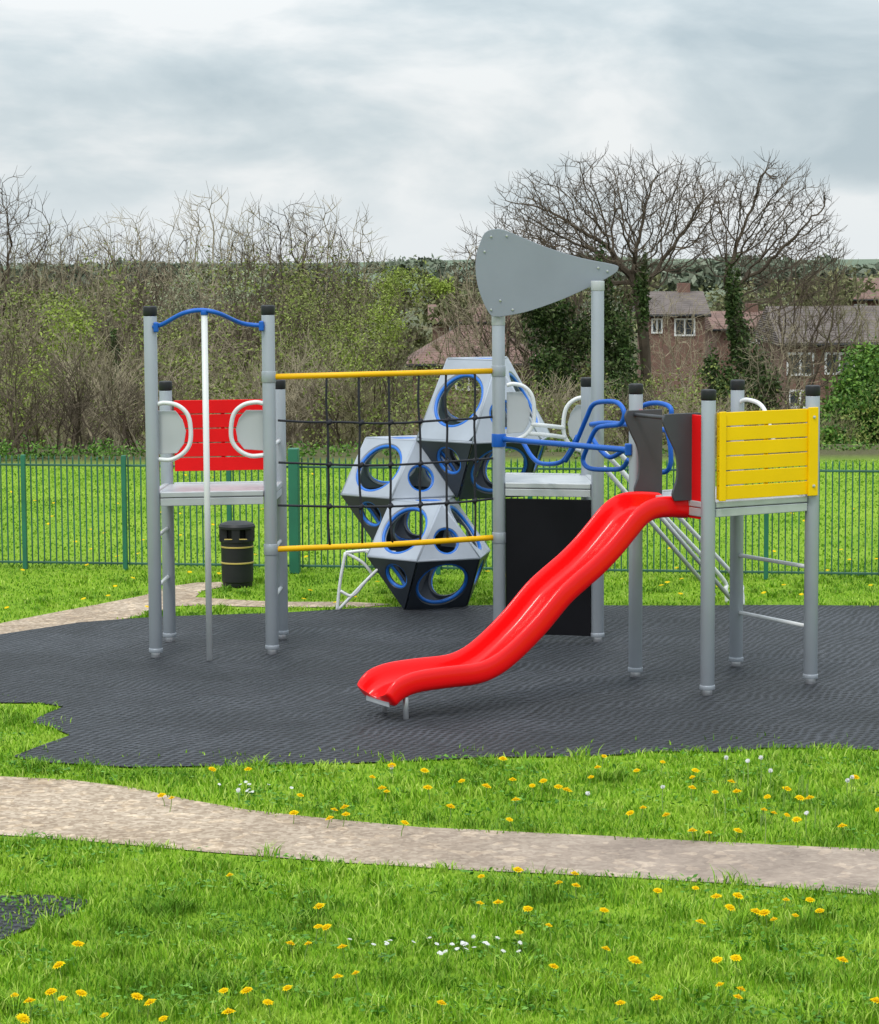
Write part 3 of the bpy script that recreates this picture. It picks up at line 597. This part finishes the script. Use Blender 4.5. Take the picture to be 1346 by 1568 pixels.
mk("bars",V,F,M_fence,fe)
obox("rail_top",fa-dr*4,fa+dr*(LN+4),FH-.105,FH-.085,.02,M_fence,fe); obox("rail_bottom",fa-dr*4,fa+dr*(LN+4),.05,.07,.02,M_fence,fe)
for k,u in enumerate((-130,43,203,368,690,830,992,1181,1350,1500)):
    p=fa+dr*((u/1346)*LN); p=p+nr*.035; obox(f"post_{k}",p-dr*.02,p+dr*.02,0,FH+.0,.04,M_fpost,fe)
p=fa+dr*((471/1346)*LN)+nr*.08; obox("gate_post",p-dr*.045,p+dr*.045,0,FH+.08,.09,M_fpost,fe,0,.008); 
p=fa+dr*((455/1346)*LN)+nr*.08; obox("gate_post_thin",p-dr*.018,p+dr*.018,0,FH+.03,.04,M_fpost,fe,0,.004)
# ------------------------------------------------------------ houses
mbr=bpy.data.materials.new("brick_wall"); mbr.use_nodes=True; n=mbr.node_tree.nodes; l=mbr.node_tree.links; b=n['Principled BSDF']; b.inputs['Roughness'].default_value=.9
t=n.new('ShaderNodeTexCoord'); bt=n.new('ShaderNodeTexBrick'); bt.inputs['Scale'].default_value=4; bt.inputs['Color1'].default_value=(.20,.095,.07,1); bt.inputs['Color2'].default_value=(.14,.07,.055,1); bt.inputs['Mortar'].default_value=(.24,.19,.15,1)
mq=n.new('ShaderNodeMapping'); mq.inputs['Rotation'].default_value=(math.pi/2,0,0); l.new(t.outputs['Object'],mq.inputs[0]); l.new(mq.outputs[0],bt.inputs[0]); l.new(bt.outputs[0],b.inputs['Base Color'])
def roofmat(nm,c):
    m=mat(nm,c,.85,0,.25,1.5); n=m.node_tree.nodes; l=m.node_tree.links; t=n.new('ShaderNodeTexCoord'); w=n.new('ShaderNodeTexWave'); w.bands_direction='Z'; w.inputs['Scale'].default_value=3.2; w.inputs['Distortion'].default_value=.4
    l.new(t.outputs['Object'],w.inputs[0]); bp=n.new('ShaderNodeBump'); bp.inputs['Strength'].default_value=.8; bp.inputs['Distance'].default_value=.06; l.new(w.outputs[0],bp.inputs['Height']); l.new(bp.outputs[0],n['Principled BSDF'].inputs['Normal']); return m
M_roof=roofmat("brown_roof_tiles",(.18,.105,.085)); M_roof2=roofmat("grey_brown_roof_tiles",(.125,.10,.09))
def house(u0_,u1,vr,ve,Yh,dep,rm,wins,rot=0,hip=0):
    o=empty("brick_house"); a=PY(u0_,ve,Yh); c=PY(u1,ve,Yh); ze=a.z; x0,x1=a.x,c.x; zr=PY((u0_+u1)/2,vr,Yh+dep/2).z; zb=float(tz(x0,Yh))-.5
    obox("walls",(x0+.3,Yh+dep/2),(x1-.3,Yh+dep/2),zb,ze,dep,mbr,o,0,0)
    y0,y1=Yh-.35,Yh+dep+.35; ym=(y0+y1)/2; hp=hip
    V=[(x0,y0,ze-.1),(x1,y0,ze-.1),(x1,y1,ze-.1),(x0,y1,ze-.1),(x0+hp,ym,zr),(x1-hp,ym,zr),(x0,y0,ze-.25),(x1,y0,ze-.25),(x1,y1,ze-.25),(x0,y1,ze-.25)]
    mk("roof",V,[(0,1,5,4),(2,3,4,5),(3,0,4),(1,2,5),(6,7,1,0),(7,8,2,1),(8,9,3,2),(9,6,0,3),(6,7,8,9)],rm,o)
    if not hip:
        for xx,nm in ((x0+.25,"gable_l"),(x1-.25,"gable_r")):
            plate(nm,[(xx,y0+.4,ze-.1),(xx,y1-.4,ze-.1),(xx,ym,zr-.12)],(.1 if xx<(x0+x1)/2 else -.1,0,0),mbr,o,0)
    tube("gutter",[(x0,y0-.05,ze-.2),(x1,y0-.05,ze-.2)],.07,M_black,o,False,6)
    cxm=x0*.3+x1*.7; obox("chimney",(cxm-.35,ym),(cxm+.35,ym),zr-.5,zr+.45,.5,mbr,o,0,0)
    for i,(wu0,wu1,wv0,wv1) in enumerate(wins):
        p=PY(wu0,wv0,Yh-.05); q=PY(wu1,wv1,Yh-.05)
        obox(f"window_{i}_glass",(p.x,Yh-.02),(q.x,Yh-.02),q.z,p.z,.04,M_glass,o,0,0)
        fw=.09
        for k,(xa,xb,za,zb_) in enumerate(((p.x-fw,p.x,q.z-fw,p.z+fw),(q.x,q.x+fw,q.z-fw,p.z+fw),(p.x,q.x,p.z,p.z+fw),(p.x,q.x,q.z-fw,q.z),((p.x+q.x)/2-.04,(p.x+q.x)/2+.04,q.z,p.z))):
            obox(f"window_{i}_frame_{k}",(xa,Yh-.05),(xb,Yh-.05),za,zb_,.09,M_wfr,o,0,0)
house(622,838,498,553,120,8,M_roof,[(700,735,570,595)],hip=2.5)
house(655,745,466,490,170,8,M_roof,[(690,705,500,515)])
house(985,1088,446,478,140,8,M_roof2,[(1035,1062,490,512),(1000,1012,490,508)])
house(1090,1195,476,500,150,8,M_roof,[(1150,1166,510,524)])
house(1192,1500,468,521,112,9,M_roof2,[(1208,1243,543,572),(1266,1305,543,570),(1210,1240,600,622)])
house(1292,1480,425,455,170,8,M_roof,[(1310,1325,468,482)])
# ------------------------------------------------------------ trees
def colon(seed,trunk,env,step=.17,dk=.26,its=110,tipr=.008,pw=2.35,twig=.28,ntw=2):
    """space colonisation tree; trunk: list of points; env: [(centre,rx,ry,rz,count)]"""
    rd=random.Random(seed); nodes=[]; par=[]
    P=catmull(trunk,6); 
    for i,p in enumerate(P): nodes.append(p); par.append(i-1)
    at=[]
    for c,rx,ry,rz,kk in env:
        for _ in range(kk):
            d=Vector((rd.gauss(0,1),rd.gauss(0,1),rd.gauss(0,1))).normalized()*(rd.random()**.38)*rd.uniform(.85,1.1)
            at.append(Vector((c[0]+d.x*rx,c[1]+d.y*ry,c[2]+d.z*rz)))
    for it in range(its):
        if not at: break
        kd=kdtree.KDTree(len(nodes))
        for i,p in enumerate(nodes): kd.insert(p,i)
        kd.balance(); acc={}; rem=[]
        for a in at:
            co,i,ds=kd.find(a)
            if ds<dk: continue
            rem.append(a)
            if ds<2.6 or it<8: acc.setdefault(i,[]).append((a-co).normalized())
        at=rem; added=0
        for i,ds in acc.items():
            d=sum(ds,Vector())
            if d.length<1e-3: continue
            d=d.normalized(); pd=(nodes[i]-nodes[par[i]]).normalized() if par[i]>=0 else d
            d=(d+pd*.35+Vector((rd.gauss(0,.22),rd.gauss(0,.22),rd.gauss(0,.2)+.05))).normalized()
            nodes.append(nodes[i]+d*step); par.append(i); added+=1
        if not added: break
    nn=len(nodes); ch=[[] for _ in range(nn)]
    for i in range(nn):
        if par[i]>=0: ch[par[i]].append(i)
    rad=[0]*nn
    for i in range(nn-1,-1,-1):
        rad[i]=tipr if not ch[i] else sum(rad[c]**pw for c in ch[i])**(1/pw)
    V=[];F=[]
    stack=[0]; 
    while stack:
        s=stack.pop(); chain=[par[s],s] if par[s]>=0 else [s]; cur=s
        while ch[cur]:
            big=max(ch[cur],key=lambda c:rad[c])
            for c in ch[cur]:
                if c!=big: stack.append(c)
            cur=big; chain.append(cur)
        pts=[nodes[i] for i in chain]; rr=[rad[i] for i in chain]
        if par[s]>=0 and len(rr)>1: rr[0]=rr[1]
        if len(pts)>1: tubegeo(pts,rr,6 if max(rr)>.04 else 3,V,F,False)
    for i in range(len(P),nn):
        if rad[i]<tipr*2.4:
            for _ in range(ntw if not ch[i] else 1):
                if ch[i] and rd.random()<.3: continue
                d=(nodes[i]-nodes[par[i]]).normalized(); d=(d+Vector((rd.gauss(0,.55),rd.gauss(0,.55),rd.gauss(0,.4)+.3))).normalized(); L1=twig*rd.uniform(.5,1.3)
                m1=nodes[i]+d*L1*.5; d2=(d+Vector((rd.gauss(0,.3),rd.gauss(0,.3),.25))).normalized()
                tubegeo([nodes[i],m1,m1+d2*L1*.5],[tipr*.75,tipr*.6,tipr*.4],3,V,F,False)
    me=bpy.data.meshes.new("tree"); me.from_pydata([tuple(v) for v in V],[],F); me.update(); return me
def addtree(nm,me,m,loc=(0,0,0),rz=0,sc=(1,1,1),parent=None):
    if not me.materials: me.materials.append(m)
    o=bpy.data.objects.new(nm,me); link(o,parent); o.location=loc; o.rotation_euler=(0,0,rz); o.scale=sc; return o
def TP(u,v,Y): return PY(u,v,Y)
Yo=60; g0=TP(985,700,Yo); zg=float(tz(0,Yo))
tr=[Vector((g0.x,Yo,zg-.1)),TP(990,600,Yo),TP(984,500,Yo),TP(975,440,Yo)]
c_=TP(950,345,Yo); 
addtree("bare_oak_tree",colon(5,tr,[((c_.x-.2,Yo,c_.z),2.75,2.1,1.55,2500),((TP(845,385,Yo)).to_tuple(),1.4,1.3,.9,400),((TP(1050,300,Yo)).to_tuple(),1.2,1.4,.85,400)],step=.14,dk=.19,tipr=.008,twig=.34,ntw=3),M_bark)
Yq=62; g0=TP(1135,700,Yq); zg=float(tz(0,Yq)); tr=[Vector((g0.x,Yq,zg-.1)),TP(1140,600,Yq),TP(1130,500,Yq),TP(1112,430,Yq)]
c_=TP(1165,345,Yq)
addtree("bare_oak_tree",colon(8,tr,[(c_.to_tuple(),1.75,1.6,1.5,1400),(TP(1240,400,Yq).to_tuple(),.85,.9,1.1,350)],step=.14,dk=.19,tipr=.008,twig=.34,ntw=3),M_bark)
def gen(seed,rx,rz,cz,kk,lean=.2,fork=2.2):
    rd=random.Random(seed)
    return colon(seed,[Vector((0,0,0)),Vector((rd.gauss(0,lean)*.5,0,fork*.5)),Vector((rd.gauss(0,lean),rd.gauss(0,lean),fork))],[((0,0,cz),rx,rx,rz,kk)],step=.18,dk=.25,tipr=.008,twig=.46,ntw=3)
g1=gen(31,1.6,3.0,5.0,950); g2=gen(32,1.2,3.2,4.8,700); g3=gen(33,2.1,2.6,5.2,1100)
for me,m in ((g1,M_bark3),(g2,M_bark2),(g3,M_bark)): me.materials.append(m)
def place(nm,me,u,Y_,vtop,hm=8.0,wid=1.0,parent=None):
    top=PY(u,vtop,Y_); zb=float(tz(top.x,Y_))-.1; s=(top.z-zb)/hm
    return addtree(nm,me,None,(top.x,Y_,zb),random.random()*6.28,(s*wid,s*wid,s),parent)
for u,v,Y_,me in [(-20,258,64,g3),(55,335,70,g2),(110,345,66,g1),(190,318,62,g1),(250,340,70,g3),(322,285,64,g1),(395,318,70,g2),(438,300,66,g3),(492,300,68,g1),(548,350,66,g2),(-90,300,60,g1),(800,300,72,g3),(738,365,70,g1),(1400,380,70,g1),(150,410,56,g2),(300,400,56,g1),(450,400,57,g2),(50,400,55,g1),(585,420,62,g2),(375,380,58,g3),(225,390,58,g3),(1270,370,74,g2),(150,335,74,g3),(20,350,74,g2),(520,360,74,g3),(360,340,74,g2),(1040,440,68,g1),(1215,340,72,g3),(1335,450,66,g2),(1190,470,60,g1),(870,300,70,g3),(720,430,72,g2)]:
    place("bare_tree",me,u,Y_,v)
def growbush(seed,h,multi):
    rd=random.Random(seed); V=[];F=[]
    def br(p,d,Ln,r,lv):
        ns=4 if lv<2 else 3; P=[p.copy()]; RR=[r]; dd=d.normalized()
        for i in range(ns):
            dd=(dd+Vector((rd.gauss(0,.14),rd.gauss(0,.14),rd.gauss(0,.1)+.09))).normalized(); P.append(P[-1]+dd*(Ln/ns)); RR.append(max(.005,r*(1-.5*(i+1)/ns)))
        tubegeo(P,RR,3,V,F,False)
        if lv>=3: return
        for j in range(4 if lv<2 else 3):
            f=.3+.7*(j+rd.random()*.6)/4; idx=min(f,1)*ns; i0=min(int(idx),ns-1); q=P[i0].lerp(P[i0+1],idx-i0)
            a=Matrix.Rotation(rd.random()*6.283,3,dd)@dd.orthogonal().normalized(); ang=math.radians(rd.uniform(15,45))
            br(q,dd*math.cos(ang)+a*math.sin(ang),Ln*rd.uniform(.5,.75),max(.006,RR[i0]*.6),lv+1)
    for _ in range(multi): br(Vector((rd.gauss(0,.35),rd.gauss(0,.35),0)),Vector((rd.gauss(0,.3),rd.gauss(0,.3),1)),h*.55*rd.uniform(.7,1.1),.028,0)
    zm=max(v.z for v in V); me=bpy.data.meshes.new("bush"); me.from_pydata([tuple(v*(h/zm)) for v in V],[],F); me.update(); return me
bS=[growbush(50+i,3,7) for i in range(3)]
for me,m in zip(bS,(M_bark2,M_bark3,M_bark)): me.materials.append(m)
tk=empty("woodland_thicket")
for i in range(145):
    Y_=random.uniform(37.5,56); u=random.uniform(-200,1550)
    if u>1110: vt=random.uniform(610,690); Y_=max(Y_,44)
    elif u>840: vt=random.uniform(545,660); Y_=max(Y_,42)
    elif 600<u<=840: vt=random.uniform(580,680)
    else: vt=random.uniform(480,650)
    place("bush",bS[i%3],u,Y_,vt,3,random.uniform(.9,1.4),tk)
# leaf masses
def clump(cs_,per,size,sub=14,sg=.22):
    C_=[]
    for (c,rx,ry,rz,kk) in cs_:
        for s in range(int(sub*kk)):
            d=rng.normal(size=3); d/=np.linalg.norm(d); rr=rng.random()**.45; sc_=np.array(c)+d*rr*np.array([rx,ry,rz])
            g_=rng.normal(size=(per,3))*sg*np.array([rx,ry,rz])*rng.uniform(.5,1.2); C_.append(sc_+g_)
    return leavesVF(np.concatenate(C_),size)
def pc3(u,v,Y_): p=PY(u,v,Y_); return (p.x,p.y,p.z)
M_ivy=leafmat("ivy_leaves",[(.02,.045,.010),(.045,.09,.02),(.11,.16,.05)],0,.5,2.5,.5,(.08,.075,.04))
M_olive=leafmat("olive_buds",[(.10,.13,.03),(.17,.21,.05),(.27,.31,.085)],0,.7,.5,.5,(.14,.13,.06))
M_spring=leafmat("spring_leaves",[(.17,.23,.03),(.25,.33,.05),(.35,.44,.09)],0,.6,.8,.4,(.14,.18,.03))
M_pale=leafmat("pale_blossom",[(.26,.30,.18),(.36,.40,.26)],0,.6,.8,.4,(.2,.21,.11))
M_ever=leafmat("evergreen_leaves",[(.035,.10,.015),(.09,.19,.025),(.18,.31,.05)],0,.5,.8,.5)
def lm(name,cs_,m,per=90,size=.05,sub=14,sg=.2): V,F=clump(cs_,per,size,sub,sg); fast(name,V,F,m)
lm("ivy_clad_trunk",[(pc3(925,470,59),.28,.3,1.2,1.1),(pc3(945,550,59),.55,.5,1.1,1.5),(pc3(860,520,60),.7,.6,.9,1.8),(pc3(850,590,60),.7,.6,.7,1.4),(pc3(985,450,59),.16,.18,.9,.6),(pc3(940,620,58),.7,.5,.6,1.3),(pc3(820,470,60),.4,.3,.6,.7)],M_ivy,80,.05,26,.23)
lm("ivy_clad_trunk",[(pc3(1125,470,61),.2,.25,1.0,1),(pc3(1140,550,61),.45,.4,.9,1.5),(pc3(1095,590,60),.5,.5,.6,1.2),(pc3(1165,610,60),.5,.5,.6,1.1)],M_ivy,75,.05,22,.23)
lm("evergreen_hedge",[(pc3(1335,590,50),.65,.8,.7,2.2),(pc3(1310,650,46),.6,.7,.5,2),(pc3(1385,620,46),.8,.8,1.0,1.8),(pc3(1270,680,44),.4,.5,.3,1)],M_ever,130,.045,26,.2)
lm("ivy_clad_trunk",[(pc3(178,560,50),.10,.2,.7,.6),(pc3(210,610,50),.15,.2,.5,.6)],M_ivy,70,.04,14,.3)
oc=[]; 
for i in range(175):
    u=random.uniform(-150,1500); Y_=random.uniform(38,60)
    if u<620: v=random.uniform(430,700)
    elif u<840: v=random.uniform(590,700)
    elif u<1110: v=random.uniform(570,705); Y_=max(Y_,44)
    else: v=random.uniform(620,710)
    oc.append((pc3(u,v,Y_),random.uniform(.4,.9),.5,random.uniform(.3,.6) if u>620 else random.uniform(.35,.8),.75))
lm("undergrowth",oc,M_olive,45,.03,9,.32)
lm("bramble_bank",[(pc3(u+random.uniform(-15,15),random.uniform(690,712),random.uniform(36,38.5)),.5,.3,.18,random.uniform(.4,.9)) for u in range(-150,1500,42)],M_ever,50,.028,11,.28)
lm("spring_willow",[(pc3(610,440,64),.6,.6,.45,1.4),(pc3(665,440,64),.4,.6,.25,.9),(pc3(585,490,60),.5,.6,.6,1.3),(pc3(550,540,56),.8,.6,.6,1.2),(pc3(90,500,50),.8,.5,.6,1.3),(pc3(30,600,46),.6,.5,.5,1.2),(pc3(510,590,50),.5,.5,.5,1)],M_spring,60,.035,17,.28)
lm("blossom_tree",[(pc3(300,450,60),.8,.6,.6,1.4),(pc3(370,440,61),.6,.6,.5,1.2),(pc3(260,480,60),.5,.5,.5,1)],M_pale,50,.035,15,.32)
# distant woods
M_far=leafmat("hazed_distant_foliage",[(.13,.165,.115),(.175,.205,.145),(.22,.24,.18)],0,.9,.02,.5,(.12,.15,.115))  # paler greens, distance haze mixed into the leaf colours
fcs=[]
for i in range(230):
    Y_=random.choice([350,450,600,800]); x=random.uniform(-.24,.24)*Y_; v=414+random.uniform(-7,22)+ (8 if Y_<400 else 0)
    z=CH-(v-370)*Y_/4000.; s=random.uniform(.5,1.2); fcs.append(((x,Y_,z),Y_*.009*s,Y_*.01,Y_*.0032*s,s))
V,F=clump(fcs,60,.7,8,.3)
fast("distant_trees",V,F,M_far)
mcs=[]
for i in range(210):
    Y_=random.uniform(155,240); x=random.uniform(-.24,.24)*Y_; v=random.uniform(436,560); z=CH-(v-370)*Y_/4000.
    mcs.append(((x,Y_,z),Y_*.010,Y_*.01,Y_*.006,random.uniform(.6,1.1)))
M_mid=leafmat("mid_distance_foliage",[(.11,.13,.055),(.17,.185,.085),(.25,.25,.125)],0,.9,.06,.6,(.15,.135,.08))
V,F=clump(mcs,50,.22,9,.3)
fast("background_woodland",V,F,M_mid)
